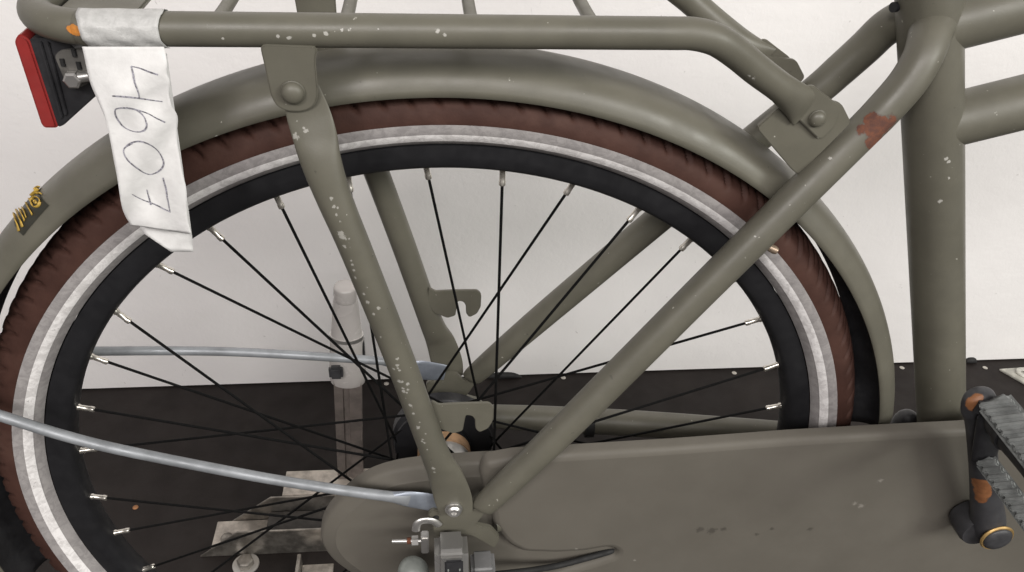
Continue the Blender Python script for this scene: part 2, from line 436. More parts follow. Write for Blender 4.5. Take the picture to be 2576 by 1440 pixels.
# spokes and nipples (36, three-cross)
nip_me = spk = None
for k in range(36):
    th = math.radians(2.1+10*k); kind = k % 4
    side = -.0335 if kind in (0, 2) else .0325
    off = math.radians(66)*(-1 if kind in (0, 1) else 1)
    rim_p = V((.2970*math.cos(th), (-.0015 if side < 0 else .0015), .2970*math.sin(th)))
    hub_p = V((.0408*math.cos(th+off), side, .0408*math.sin(th+off)))
    d = (hub_p-rim_p); Ls = d.length; d.normalize(); q = d.to_track_quat('Z', 'Y')
    if nip_me is None:
        o = lathe('nipple', [(0, -.002), (.0026, -.002), (.0026, .0010), (.0021, .0016), (.0021, .0085), (.0024, .0092), (.0024, .0118), (.0016, .0125), (0, .0125)], (0, 0, 0), (0, 0, 1), NIP, wheel, 10)
        nip_me = o.data
        s = lathe('spoke', [(0, .010), (.00108, .010), (.00108, 1), (0, 1)], (0, 0, 0), (0, 0, 1), mat('spoke_black', (.004, .004, .004), .7, var=.1, spec=.10), wheel, 8); spk = s.data
    else:
        o = bpy.data.objects.new('nipple', nip_me); COL.objects.link(o); o.parent = wheel
        s = bpy.data.objects.new('spoke', spk); COL.objects.link(s); s.parent = wheel
    for x in (o, s): x.location = rim_p; x.rotation_mode = 'QUATERNION'; x.rotation_quaternion = q
    s.scale = (1, 1, Ls)
# --- mudguard: centre slightly below the hub, crown radius .396, lips at radius .375
MC = (-.0015, HUB-.0185)
def mud(th, ps, dr=0.):
    """ps: -1 near lip .. 1 far lip"""
    c = abs(ps)
    r = .3955+dr-.0205*c**2.6; y = .0305*math.sin(ps*1.35)/math.sin(1.35)
    return V((MC[0]+r*math.cos(th), y, MC[1]+r*math.sin(th)))
def mudpix(px, py):
    best = None
    for i in range(500):
        th = math.radians(4+200*i/500)
        for j in range(40):
            ps = -1+1.35*j/40; p = pix(mud(th, ps)); e = (p[0]-px)**2+(p[1]-py)**2
            if best is None or e < best[0]: best = (e, th, ps)
    e, th, ps = best; st = math.radians(.4); sp_ = .03
    for _ in range(24):
        for dt, dp_ in ((st, 0), (-st, 0), (0, sp_), (0, -sp_)):
            p = pix(mud(th+dt, ps+dp_)); e2 = (p[0]-px)**2+(p[1]-py)**2
            if e2 < e: e, th, ps = e2, th+dt, ps+dp_; break
        else: st /= 2; sp_ /= 2
    return th, ps
pr_n = 25
vs_, fs = [], []; NTH = 220; th_a, th_b = math.radians(6.5), math.radians(196)
for i in range(NTH+1):
    th = th_a+(th_b-th_a)*i/NTH
    k = max(0, 1-(th-th_a)/math.radians(6))      # pinched towards the front end
    for j in range(pr_n):
        p = mud(th, -1+2*j/(pr_n-1)); p.y *= 1-.42*k
        p.x += -.006*k*abs(-1+2*j/(pr_n-1))**2
        vs_.append(p)
for i in range(NTH):
    for j in range(pr_n-1): fs.append((i*pr_n+j, i*pr_n+j+1, (i+1)*pr_n+j+1, (i+1)*pr_n+j))
MUDM = paint('olive_mudguard', speck=.72, chips=[(at(545, 345, -.031), .0025)])
mg = pyd('mudguard', vs_, fs, MUDM, bike); mg.data.materials.append(BLACKPL)
so = mg.modifiers.new('thickness', 'SOLIDIFY'); so.thickness = .0012; so.offset = -1; so.material_offset = 1
# sticker with gold lettering
corners = [(104, 470), (126, 520), (62, 596), (38, 560)]
cc = [mudpix(*p) for p in corners]
def bil(u, v):
    a = [cc[0][i]*(1-u)+cc[1][i]*u for i in (0, 1)]; b = [cc[3][i]*(1-u)+cc[2][i]*u for i in (0, 1)]
    return a[0]*(1-v)+b[0]*v, a[1]*(1-v)+b[1]*v
n = 10; vs_ = [mud(*bil(i/n, j/n), .0010) for i in range(n+1) for j in range(n+1)]
fs = [(i*(n+1)+j, i*(n+1)+j+1, (i+1)*(n+1)+j+1, (i+1)*(n+1)+j) for i in range(n) for j in range(n)]
stk = pyd('sticker', vs_, fs, mat('sticker_black', (.03, .03, .022), .45), mg)
GOLD = mat('gold_print', (.46, .30, .05), .5, var=.15, vscale=300)
def stroke_mud(pts, wd):
    P = [mud(*mudpix(*p), .0018) for p in pts]
    Q = catmull([tuple(p)+(wd, wd*.35) for p in P], 4)
    b = bmesh.new(); sweep(b, Q, V((0, 1, .3)).normalized(), 8); return bmo('letter', b, GOLD, stk, smooth=True)
for pts in [[(42, 541), (47, 562), (54, 586)], [(48, 532), (55, 553), (63, 576)], [(56, 530), (62, 545), (68, 560)], [(63, 527), (67, 537), (72, 552)], [(72, 515), (79, 530), (87, 545)], [(80, 505), (84, 512), (88, 522)], [(84, 497), (93, 490), (102, 480)], [(98, 492), (104, 490), (109, 492)], [(92, 482), (98, 476), (104, 474)]]:
    stroke_mud(pts, .0011)
stroke_mud([(95+11*math.cos(t), 513+13*math.sin(t)) for t in (i*2*math.pi/10 for i in range(11))], .0010)
stroke_mud([(95+3*math.cos(t), 513+4*math.sin(t)) for t in (i*2*math.pi/6 for i in range(7))], .0008)
# mudguard stays
ns = [at(0, 1046, -.052), at(160, 1096, -.056), at(322, 1136, -.060), at(644, 1199, -.067), at(850, 1232, -.071), at(985, 1250, -.0735), at(1030, 1256, -.0735), at(1090, 1266, -.0725), at(1125, 1280, -.0725)]
ns = [ns[0]+(ns[0]-ns[1])*.8] + ns
sr = [.0039]*6 + [(.0046, .0038), (.0085, .0024), (.0095, .0014), (.009, .0014)]
tube('mudguard_stay', ns[:8], sr[:8], ZINC, mg, n=8, nseg=16)
tube('stay_end', ns[6:], [(.0046, .0036), (.0085, .0024), (.0095, .0013), (.0085, .0013)], ZINCF, mg, n=6, nseg=16)
fsr = [at(232, 884, .055), at(440, 883, .061), at(642, 888, .066), at(966, 909, .0735), at(1030, 922, .0735)]
fsr = [fsr[0]+(fsr[0]-fsr[1])*.5] + fsr
tube('mudguard_stay', fsr, .0039, ZINC, mg, n=8, nseg=16)
tube('stay_end', [fsr[-2], at(1030, 923, .0735), at(1065, 932, .072), at(1120, 938, .072)], [(.0044, .0036), (.0075, .0025), (.011, .0014), (.009, .0014)], ZINCF, mg, n=6, nseg=16)
# --- luggage rack
RY, RR = -.058, .0090
RZ = at(1000, 78.5, RY).z
xr = at(200, 68, RY).x
R_B = .050                      # rear bend radius of the U
RM = paint('olive_rack', rust=[(at(180, 76, RY-.009), .0040), (at(172, 74, RY-.009), .0034), (at(189, 79, RY-.009), .0036)], speck=.70, rustcol=(.55, .20, .03),
           chips=[(at(x, y, RY-.009), r) for x, y, r in [(505, 62, .0016), (520, 66, .0022), (540, 70, .0016), (700, 92, .0022), (728, 96, .0025), (790, 90, .002), (820, 85, .0025), (860, 76, .002), (880, 74, .0025), (950, 74, .002), (1100, 78, .003), (1120, 88, .0022), (1112, 122, .0022), (560, 98, .002)]] + [(at(x, y, -.060), r) for x, y, r in [(1885, 195, .003), (1897, 202, .0036), (1908, 208, .003)]])
xL = at(48, 20, -.02).x + RR
pts = []
near = [V((xL+.046, RY, RZ)), V((-.10, RY, RZ)), V((0, RY, RZ)), V((.09, RY, RZ))]
fr = [at(1690, 84.5, RY), at(1745, 86, RY), at(1800, 100, -.057), at(1850, 132, -.054), at(1905, 177, -.050), at(1965, 222, -.0455), at(2003, 252, -.0425), at(2030, 275, -.0405)]
bend = [V((xL+.046-.046*math.sin(t), RY+.046*(1-math.cos(t)), RZ)) for t in (math.radians(90*i/7) for i in range(1, 8))]
half = bend[::-1] + near + fr
far_half = [V((p.x, -p.y, p.z)) for p in half]
path = far_half[::-1] + half
rad = []
rr = [RR]*(len(half)-2) + [(.0065, .0105), (.0020, .0125)]
P = [(p.x, p.y, p.z, *(q if isinstance(q, tuple) else (q, q))) for p, q in zip(path, rr[::-1]+rr)]
bm = bmesh.new(); sweep(bm, catmull(P, 6), V((.0001, .0002, 1)).normalized(), 28)
# along the bent ends 'b' is in the vertical plane: swap so that the flattening is sideways
rack = bmo('luggage_rack', bm, RM, bike, angle=45)
for v in rack.data.vertices: pass
# flattened front tabs
def tab(sgn):
    px = [(1992, 285), (2010, 228), (2044, 214), (2072, 236), (2112, 266), (2114, 283), (2098, 322), (2070, 349), (2058, 350)]
    return px
t1 = pxplate('rack_tab', tab(1), -.0430, .003, OLIVE, rack, .0007, .003); mirror(t1)
b1 = dome('bolt', at(2055, 298, -.0432), (0, -1, 0), .0052, .0045, OLIVE, rack, .0056); mirror(b1)
pxplate('gusset_plate', [(1903, 322), (1972, 262), (2030, 238), (2118, 262), (2142, 310), (2010, 442), (1992, 428), (1948, 376), (1915, 338)], -.0398, .0035, OLIVE, rack, .0006, .003)
g2 = pxplate('gusset_plate', [(2030, 250), (2118, 262), (2142, 310), (2060, 392), (2020, 330)], -.0398, .0035, OLIVE, rack, .0006, .003); g3 = mirror(g2); bpy.data.objects.remove(g2)
# cross rods (run along y between the rails)
for px in (527, 863, 1191, 1507):
    c = at(px, 30 if px > 600 else 20, RY); x = c.x
    x2 = x
    tube('cross_rod', [V((x, RY, RZ+.002)), V((x2, RY*.6, RZ+.0005)), V((x2, 0, RZ)), V((x2, -RY*.6, RZ+.0005)), V((x, -RY, RZ+.002))], .0038, OLIVE, rack, ref=V((0, 0, 1)), n=4, nseg=14)
# centre strip along the rack and rear light plate
box('rear_plate', (xL+.012, -.035, RZ-.004), (xL+.055, .035, RZ-.001), OLIVE, rack, .001)
# struts with lugs and hooks
chips = [(745, 305), (742, 345), (765, 322), (770, 330), (742, 352), (835, 500), (840, 520), (847, 540), (858, 588), (861, 596), (868, 620), (884, 655), (887, 665), (890, 680), (893, 700), (915, 740), (925, 760), (940, 790), (955, 850), (990, 930), (1004, 960), (1015, 985), (1040, 1040), (1052, 1075), (1075, 1130), (1090, 1180), (1093, 1190)]
def strut_y(y): return -.0642-.010*(y-290)/210 if y < 500 else -.0772-.0088*(y-500)/690
sc = [(at(x, y, strut_y(y)), .0046 if (x, y) in ((858, 588), (861, 596), (742, 345)) else random.uniform(.0018, .0032)) for x, y in chips]
for k in range(26):
    t = random.random()**.9; y = 500+690*t; x = 842+258*t+random.uniform(-9, 9)
    sc.append((at(x, y, strut_y(y)), random.uniform(.0014, .0028)))
STRUTM = paint('olive_strut', chips=sc, speck=.72, cmix=.24)
sp = [at(757, 222, -.0615), at(775, 285, -.0625), at(791, 340, -.065), at(808, 408, -.0675), at(841, 500, -.069), at(900, 640, -.0705), at(1000, 890, -.073), at(1090, 1130, -.0768), at(1122, 1200, -.079), at(1140, 1255, -.0795), at(1148, 1293, -.0795)]
sr = [(.0100, .0012), (.0122, .0012), (.0125, .0026), (.0117, .0060), (.0105, .0085), (.0098, .0098), (.0098, .0098), (.0103, .0095), (.0130, .0050), (.0142, .0016), (.0125, .0014)]
s1 = tube('strut', sp, sr, STRUTM, rack, n=8, nseg=28); mirror(s1)
lug = pxplate('lug', [(652, 112), (800, 118), (793, 150), (801, 240), (792, 268), (762, 283), (722, 282), (694, 268), (680, 240), (668, 180)], -.0665, .003, OLIVE, rack, .0008, .004); mirror(lug)
b2 = dome('bolt', at(737, 232, -.0667), (0, -1, 0), .0062, .0052, OLIVE, rack, .0066); mirror(b2)
HK = [(1085, 1010), (1104, 1021), (1150, 1018), (1231, 1016), (1242, 1027), (1240, 1060), (1228, 1079), (1206, 1089), (1196, 1079), (1195, 1056), (1188, 1047), (1172, 1045), (1167, 1068), (1164, 1085), (1140, 1092), (1098, 1077), (1080, 1050)]
hk = pxplate('hook', HK, -.0705, .003, OLIVE, rack, .0005, .002); mirror(hk)
# dropout bolts
b3 = lathe('washer', [(0, 0), (.0066, 0), (.0066, .0014), (.0045, .0016), (0, .0016)], at(1141, 1279, -.0809), (0, -1, 0), SILVER, dp); mirror(b3).parent = dq
b4 = lathe('bolt', [(0, 0), (.0052, 0), (.0055, .001), (.0055, .0030), (.0042, .0044), (.0022, .0046), (.0016, .0030), (0, .0030)], at(1142, 1281, -.0824), (0, -1, 0), SILVER, dp); mirror(b4).parent = dq
lathe('stay_screw', [(0, 0), (.0028, 0), (.003, .004), (.0022, .0062), (0, .007)], at(1935, 622, -.040), (.75, -.45, -.25), mat('bronze', (.34, .26, .19), .4, .6), bike, 14)
# --- tail light
TY = -.045
tl = plate('tail_light', rounded([(p.x, p.z) for p in (at(72, 98, TY), at(150, 96, TY), at(185, 118, TY), at(246, 238, TY), at(160, 316, TY), at(145, 322, TY))], .002), TY, -TY, BLACKPL, bike, .0015)
for f in (1, 2):
    o_ = 18*f
    plate('housing_rib', [(p.x, p.z) for p in (at(80+o_, 104, TY), at(88+o_, 104, TY), at(150+o_*.6, 300-o_*.4, TY), at(142+o_*.6, 306-o_*.4, TY))], TY-.0015, TY, BLACKPL, tl, .0004)
plate('lens', rounded([(p.x, p.z) for p in (at(36, 104, TY), at(48, 84, TY), at(74, 99, TY), at(147, 322, TY), at(112, 322, TY), at(104, 312, TY))], .002), TY-.001, -TY+.001, REDLENS, tl, .0012)
mpl = pxplate('mounting_plate', [(136, 142), (150, 128), (240, 120), (262, 190), (200, 222), (170, 222)], TY-.004, .0025, mat('bracket_steel', (.12, .115, .105), .5, .3), tl, .0005, .003)
for px, py in ((157, 157), (186, 133), (198, 165)):
    a_ = at(px-2, py-9, TY-.0042); b_ = at(px+3, py+9, TY-.0042)
    tube('plate_slot', [a_, b_], (.0013), RUBBER, mpl, n=1, nseg=10)
lathe('bolt', [(0, 0), (.0048, 0), (.0048, .004), (.0036, .005), (0, .005)], at(187, 197, TY-.0045), (0, -1, 0), SILVER, tl, 6)
tube('bolt_shank', [at(196, 196, TY-.006), at(226, 192, TY-.006)], .0028, SILVER, tl, n=1, nseg=14)
# --- chain case
def offset(poly, d):
    out = []; N = len(poly)
    for i in range(N):
        a, p, b = V(poly[i-1]), V(poly[i]), V(poly[(i+1) % N])
        t1, t2 = (p-a).normalized(), (b-p).normalized(); nn = V((-t1.y-t2.y, t1.x+t2.x)); 
        nn = nn.normalized() if nn.length > 1e-6 else V((-t1.y, t1.x))
        c = max(.5, nn.dot(V((-t1.y, t1.x)))); out.append(tuple(p+nn*(d/c)))
    return out
def loft_case(name, outline, rings, m, parent):
    bm = bmesh.new(); R = []
    for ins, y in rings:
        R.append([bm.verts.new((x, y, z)) for x, z in offset(outline, ins)])
    N = len(outline)
    for a, b in zip(R, R[1:]):
        for i in range(N): bm.faces.new((a[i], a[(i+1) % N], b[(i+1) % N], b[i]))
    bm.faces.new(R[-1]); bm.faces.new(R[0][::-1])
    o = bmo(name, bm, m, parent, angle=50)
    for e in o.data.edges:
        if all(v >= (len(R)-1)*N for v in e.vertices): e.use_edge_sharp = True
    return o
co_px = [(2430, 1078), (2250, 1086), (1990, 1101), (1700, 1122), (1420, 1139), (1290, 1144), (1200, 1148), (1100, 1155), (1010, 1166), (950, 1182), (905, 1205), (862, 1240), (830, 1275), (812, 1308), (808, 1340), (818, 1368), (840, 1396), (874, 1422), (912, 1446), (960, 1466), (1040, 1500)]
ro = [(p.x, p.z) for p in (at(x, y, -.045) for x, y in co_px)]
front = [(.58, HUB-.12), (.615, HUB-.06), (.615, HUB), (.59, HUB+.045), (.55, HUB+.066)]
outline = [c[:2] for c in catmull([tuple(p) for p in ro], 4)] + [(.08, HUB-.128), (.3, HUB-.125)] + front    # counter-clockwise in x,z
CASEM = OLIVE_CASE
case = loft_case('chain_case', outline, [(0, -.040), (0, -.0480), (.0010, -.0505), (.0030, -.0520), (.0105, -.0540), (.0125, -.0552)], CASEM, bike)
fc = [(2560, 1062), (2430, 1080), (2250, 1089), (1990, 1104), (1700, 1126), (1420, 1143), (1290, 1150), (1222, 1163), (1206, 1190), (1215, 1225), (1236, 1290), (1240, 1322), (1262, 1352), (1285, 1372), (1318, 1388), (1400, 1391), (1470, 1387), (1515, 1379), (1538, 1377), (1552, 1386), (1546, 1396), (1500, 1412), (1440, 1428), (1370, 1452), (1360, 1500)]
fo = [at(x, y, -.060) for x, y in fc]; fo = [(p.x, p.z) for p in fo] + [(.14, HUB-.115), (.3, HUB-.115), (.57, HUB-.115), (.605, HUB-.05), (.605, HUB), (.585, HUB+.05), (.55, HUB+.072)]
def resamp(poly, step):
    out = []; N = len(poly)
    for i in range(N):
        a, b = V(poly[i]), V(poly[(i+1) % N]); k = max(1, int((b-a).length/step))
        for j in range(k): out.append(tuple(a+(b-a)*(j/k)))
    return out
fo = rounded(fo, .004, 3)
cover = loft_case('front_cover', fo, [(0, -.050), (0, -.0570), (.0010, -.0596), (.0035, -.0612), (.0062, -.0618)], CASEM, case)
# --- gear parts at the axle
sbx = box('shift_box', (-.0128, -.016, -.045), (.0128, .016, .0150), CHROME, bike, .0048, Matrix.Translation(at(1135, 1402, -.098)) @ Matrix.Rotation(math.radians(-18), 4, 'X'), 5)
wc = at(1142, 1426, -.1225)
box('indicator_window', (-.0068, -.001, -.02), (.0068, .0012, .0055), BLACKPL, sbx, .0012, Matrix.Translation(wc) @ Matrix.Rotation(math.radians(-18), 4, 'X'))
for dx in (-.0042, .0042): box('indicator_mark', (-.0006, -.0008, -.0016), (.0006, .0004, .0016), PALEPL, sbx, .0002, Matrix.Translation(wc+V((dx, -.0012, -.0025))))
dome('axle_cap', at(1040, 1446, -.092)+V((0, .008, -.006)), (-.2, -.85, .5), .0125, .016, PALEPL, bike)
box('cable_stop', (-.0095, -.010, -.030), (.0095, .010, .0065), GREYPL, bike, .003, Matrix.Translation(at(1214, 1420, -.094)), 3)
ct = box('chain_tensioner', (-.003, -.004, -.0105), (.003, .004, .0085), SILVER, bike, .0008, Matrix.Translation(at(1069, 1362, -.083)))
tube('tensioner_bolt', [at(986, 1362, -.083), at(1062, 1361, -.083)], .0017, SILVER, ct, n=1, nseg=12)
lathe('tensioner_nut', [(0, 0), (.0042, 0), (.0042, .005), (0, .005)], at(1036, 1361, -.083), (1, 0, 0), SILVER, ct, 6)
lathe('rust_ring', [(0, 0), (.0026, 0), (.0026, .003), (0, .003)], at(1024, 1361, -.083), (1, 0, 0), mat('rust', (.14, .045, .02), .85), ct, 12)
tube('tensioner_hook', [at(1046, 1335, -.081), at(1050, 1318, -.081), at(1066, 1310, -.080), at(1090, 1312, -.079), at(1104, 1322, -.078)], [(.0032, .0016)]*5, SILVER, ct, n=6, nseg=12)
tube('gear_cable', [at(1245, 1446, -.088), at(1330, 1436, -.078), at(1400, 1424, -.066), at(1470, 1406, -.0605), at(1530, 1389, -.0565), at(1580, 1374, -.050)], .0027, RUBBER, bike, n=8, nseg=14)
# --- crank and pedal
def m_crank():
    m, nt, bs = newmat('worn_dark_crank')
    base = mix(nt, ramp(nt, noise(nt, 50, 4), .3, .7), (.030, .030, .033), (.050, .050, .054))
    v = spots(nt, [(at(2458, 1002, -.0975), .0072), (at(2452, 1022, -.0975), .0070), (at(2468, 1226, -.0955), .0092), (at(2470, 1246, -.0955), .0088), (at(2464, 1264, -.0955), .0065)], .8, 170)
    f = ramp(nt, v, .85, .97, 1, 0)
    col = mix(nt, f, base, mix(nt, ramp(nt, noise(nt, 120, 4, .6), .35, .65), (.17, .068, .028), (.26, .11, .045)))
    nt.links.new(col, bs.inputs['Base Color']); bs.inputs['Roughness'].default_value = .5
    bump(nt, bs, noise(nt, 500, 3), .15, .0005)
    return m
CRM = m_crank()
boss, eye = at(2486, 1322, -.084), at(2462, 1014, -.090)
cd = (eye-boss).normalized()
crank = tube('crank_arm', [boss-cd*.004, boss+cd*.012, boss+cd*.035, boss+(eye-boss)*.5, eye-cd*.022, eye-cd*.004, eye+cd*.009, eye+cd*.013], [(.0135, .0115), (.0140, .0120), (.0125, .0110), (.0110, .0090), (.0108, .0080), (.0130, .0078), (.0105, .0070), (.004, .004)], CRM, bike, n=8, nseg=28)
lathe('crank_boss', [(0, 0), (.0150, 0), (.0165, .006), (.0165, .018), (.0150, .022), (0, .022)], boss+V((-.008, .018, -.004)), (0, -1, 0), DKGREY, crank, 32)
capc = boss+V((0, -.0118, 0))
lathe('cap_ring', [(0, 0), (.0136, 0), (.0142, .0012), (.0134, .0024), (0, .0024)], capc, (0, -1, 0), BRASS, crank, 36)
dome('dust_cap', capc+V((0, -.0022, 0)), (0, -1, 0), .0122, .0052, DKGREY, crank)
PX = eye + V((.003, -.008, .001))
pedal = tube('pedal', [PX+V((0, .004, 0)), PX+V((0, -.006, 0)), PX+V((.0, -.012, 0)), PX+V((.0, -.018, 0)), PX+V((.0, -.026, 0)), PX+V((.0, -.055, 0)), PX+V((0, -.105, 0))], [.0080, .0085, .0100, .0108, .0110, .0100, .0110], BLACKPL, bike, ref=V((0, 0, 1)), n=4, nseg=28)
lathe('spindle_collar', [(.009, -.002), (.0125, -.0015), (.0125, .0025), (.009, .003)], PX+V((0, -.027, 0)), (0, 1, 0), BLACKPL, pedal, 32)
def rubber_block(c, ang, hw_, ht, skew):
    xf = Matrix.Translation(c) @ Matrix.Rotation(math.radians(ang), 4, 'Y')
    o = box('rubber_block', (-ht, -.095, -hw_), (ht, 0, hw_), GREYRUB, pedal, .0035, xf, 3)
    for i in range(13):
        y = -.007-i*.0070
        box('tread_rib', (-ht-.0014, y-.0024, -hw_*.93), (ht+.0014, y+.0024, hw_*.93), GREYRUB, o, .0012, xf @ Matrix.Translation((0, y, 0)) @ Matrix.Rotation(math.radians(skew), 4, 'X') @ Matrix.Translation((0, -y, 0)))
    return o
ca, cb = at(2500, 1012, -.100), at(2478, 1158, -.106)
rubber_block(ca, 50, .0118, .0070, 26); rubber_block(cb, 48, .0075, .0070, 26)
for c in (ca, cb):
    tube('pedal_yoke', [V((c.x, c.y+.002, c.z)), V((PX.x, c.y+.002, PX.z))], [(.0095, .004), (.012, .005)], BLACKPL, pedal, n=1, nseg=18)
# ---------------------------------------------------------------- paper tag on the rack
tagroot = empty('paper_tag', (xr, RY, RZ))
tag(tagroot, 'white paper tag with handwritten number 4607 taped round the luggage rack rail', 'tag')
inv = Matrix.Translation(-V((xr, RY, RZ)))
TL = [(190, 30), (196, 75), (206, 118), (226, 200), (246, 258), (272, 320), (288, 420), (305, 505), (316, 548), (330, 566)]
TRt = [(408, 26), (398, 60), (412, 118), (421, 160), (424, 205), (430, 255), (443, 295), (452, 390), (466, 480), (482, 590)]
def tagY(i, u):
    base = [-.0675, -.0688, -.0685, -.071, -.0725, -.0725, -.0735, -.073, -.072, -.071][i]
    return base
def tag_pt(u, v, lift=0):
    """u 0..1 across, v 0..1 down"""
    f = v*9; i = min(8, int(f)); t = f-i
    def interp(L):
        q = catmull([L[max(0, i-1)], L[i], L[i+1], L[min(9, i+2)]], 1)
        a, b = L[i], L[i+1]; m0 = [(L[i+1][k]-L[max(0, i-1)][k])/2 for k in (0, 1)]; m1 = [(L[min(9, i+2)][k]-L[i][k])/2 for k in (0, 1)]
        return [(2*t**3-3*t*t+1)*a[k]+(t**3-2*t*t+t)*m0[k]+(-2*t**3+3*t*t)*b[k]+(t**3-t*t)*m1[k] for k in (0, 1)]
    l, r = interp(TL), interp(TRt)
    wob = min(1, max(0, (v-.2)*6)); r[0] += wob*(2.6*math.sin(v*31)+1.6*math.sin(v*57+1)); l[0] += wob*1.8*math.sin(v*27+2)
    px, py = l[0]*(1-u)+r[0]*u, l[1]*(1-u)+r[1]*u
    Yv = tagY(i, u)*(1-t)+tagY(i+1, u)*t
    if v > .25:
        k = min(1, (v-.25)*4)
        Yv += k*(.0018*math.sin(u*3.1+v*7)+.0011*math.sin(v*23+u*4)+.0008*math.sin(u*9-v*11))
    return at(px, py, Yv-lift)
def tag_mesh(name, v0, v1, m, nu=24, nv=60):
    vs_ = [tag_pt(i/nu, v0+(v1-v0)*j/nv)+V((-xr, -RY, -RZ)) for j in range(nv+1) for i in range(nu+1)]
    fs = [(j*(nu+1)+i, j*(nu+1)+i+1, (j+1)*(nu+1)+i+1, (j+1)*(nu+1)+i) for j in range(nv) for i in range(nu)]
    o = pyd(name, vs_, fs, m, tagroot); s = o.modifiers.new('thickness', 'SOLIDIFY'); s.thickness = .00018; s.offset = 0; return o
sheet = tag_mesh('paper_strip', .222, 1, PAPER)
# wrap of tape over the rail
vs_, fs = [], []; nu, nv = 20, 22
for j in range(nv+1):
    a = math.radians(-58+ 235*j/nv); rrr = RR+.0009+.00025*math.sin(j*1.9)
    for i in range(nu+1):
        u = i/nu; k = (math.degrees(a)+58)/235
        # left and right edges follow the photo at the front face
        zf = max(0, min(1, k/.55)); x0 = at(208-18*zf, 72, RY-.009).x; x1 = at(412-4*zf-12*math.sin(zf*3.14), 72, RY-.009).x
        vs_.append((x0+(x1-x0)*u-xr, -rrr*math.cos(a)+.0004*math.sin(u*14+j), rrr*math.sin(a)))
for j in range(nv):
    for i in range(nu): fs.append((j*(nu+1)+i, j*(nu+1)+i+1, (j+1)*(nu+1)+i+1, (j+1)*(nu+1)+i))
o = pyd('tape_wrap', vs_, fs, TAPE, tagroot); s = o.modifiers.new('thickness', 'SOLIDIFY'); s.thickness = .0002; s.offset = 0
# back flap (the other end of the strip hanging behind)
fp = [(250, 130), (420, 130), (312, 540), (478, 560), (340, 574), (488, 600), (430, 634), (492, 700)]
g = []
for j in range(0, 13):
    t = j/12
    for i in range(0, 9):
        u = i/8
        rows = [((256, 135), (420, 135)), ((325, 520), (476, 540)), ((362, 588), (484, 600)), ((430, 634), (487, 634))]
        f = t*3; k = min(2, int(f)); s_ = f-k
        l = [rows[k][0][q]*(1-s_)+rows[k+1][0][q]*s_ for q in (0, 1)]; r = [rows[k][1][q]*(1-s_)+rows[k+1][1][q]*s_ for q in (0, 1)]
        g.append(at(l[0]*(1-u)+r[0]*u, l[1]*(1-u)+r[1]*u, -.054-.006*t+.002*math.sin(t*6+u*2))+V((-xr, -RY, -RZ)))
fs = [(j*9+i, j*9+i+1, (j+1)*9+i+1, (j+1)*9+i) for j in range(12) for i in range(8)]
o = pyd('back_flap', g, fs, PAPER, tagroot); s = o.modifiers.new('thickness', 'SOLIDIFY'); s.thickness = .00018; s.offset = 0
# handwriting: photo pixel -> (u, v) on the strip
def tag_uv(px, py):
    u, v = .5, .6; st = .1; e = 1e9
    while st > 1e-5:
        imp = False
        for du, dv in ((st, 0), (-st, 0), (0, st), (0, -st), (st, st), (-st, -st)):
            uu, vv = min(1.0, max(0, u+du)), min(1.0, max(.2, v+dv)); p = pix(tag_pt(uu, vv)); e2 = (p[0]-px)**2+(p[1]-py)**2
            if e2 < e-1e-9: e, u, v, imp = e2, uu, vv, True
        if not imp: st /= 2
    return u, v
def q1(pts): return [(x*.25, y*.25) for x, y in pts]
def q5(pts): return [(x*.25, 360+y*.25) for x, y in pts]
strokes = [
 q1([(1590, 755), (1500, 725), (1410, 690), (1320, 668)]), q1([(1320, 668), (1345, 780), (1375, 890), (1402, 992)]), q1([(1130, 968), (1300, 980), (1470, 1002), (1636, 1024)]),
 q1([(1662, 1235), (1590, 1200), (1500, 1150), (1400, 1115), (1290, 1090), (1190, 1092), (1158, 1115), (1170, 1180), (1225, 1260), (1300, 1310), (1390, 1330), (1455, 1310), (1476, 1260), (1455, 1190), (1415, 1140), (1370, 1108)]),
 q5([(1250, 60), (1300, 10), (1400, -15), (1510, 20), (1600, 95), (1645, 190), (1625, 260), (1560, 305), (1490, 315), (1400, 270), (1300, 190), (1248, 110), (1255, 50), (1330, 5)]),
 q5([(1640, 350), (1668, 450), (1685, 560), (1712, 700)]), q5([(1712, 695), (1620, 650), (1480, 590), (1330, 518)]), q5([(1478, 470), (1495, 540), (1518, 625)])]
for st_ in strokes:
    uv = [tag_uv(*p) for p in st_]
    d = catmull([tuple(q) for q in uv], 8)
    pts = [tag_pt(u, v, .00035)+V((-xr, -RY, -RZ)) for u, v in d]
    vs_, fs = [], []; hw = .00044
    for i, p in enumerate(pts):
        t = (pts[min(i+1, len(pts)-1)]-pts[max(i-1, 0)]).normalized(); nn = t.cross(V((0, -1, 0))).normalized()
        wv = hw*(.9+.2*math.sin(i*.21+len(pts)))
        vs_ += [p+nn*wv, p-nn*wv]
    for i in range(len(pts)-1): fs.append((2*i, 2*i+1, 2*i+3, 2*i+2))
    pyd('pen_stroke', vs_, fs, PEN, sheet)
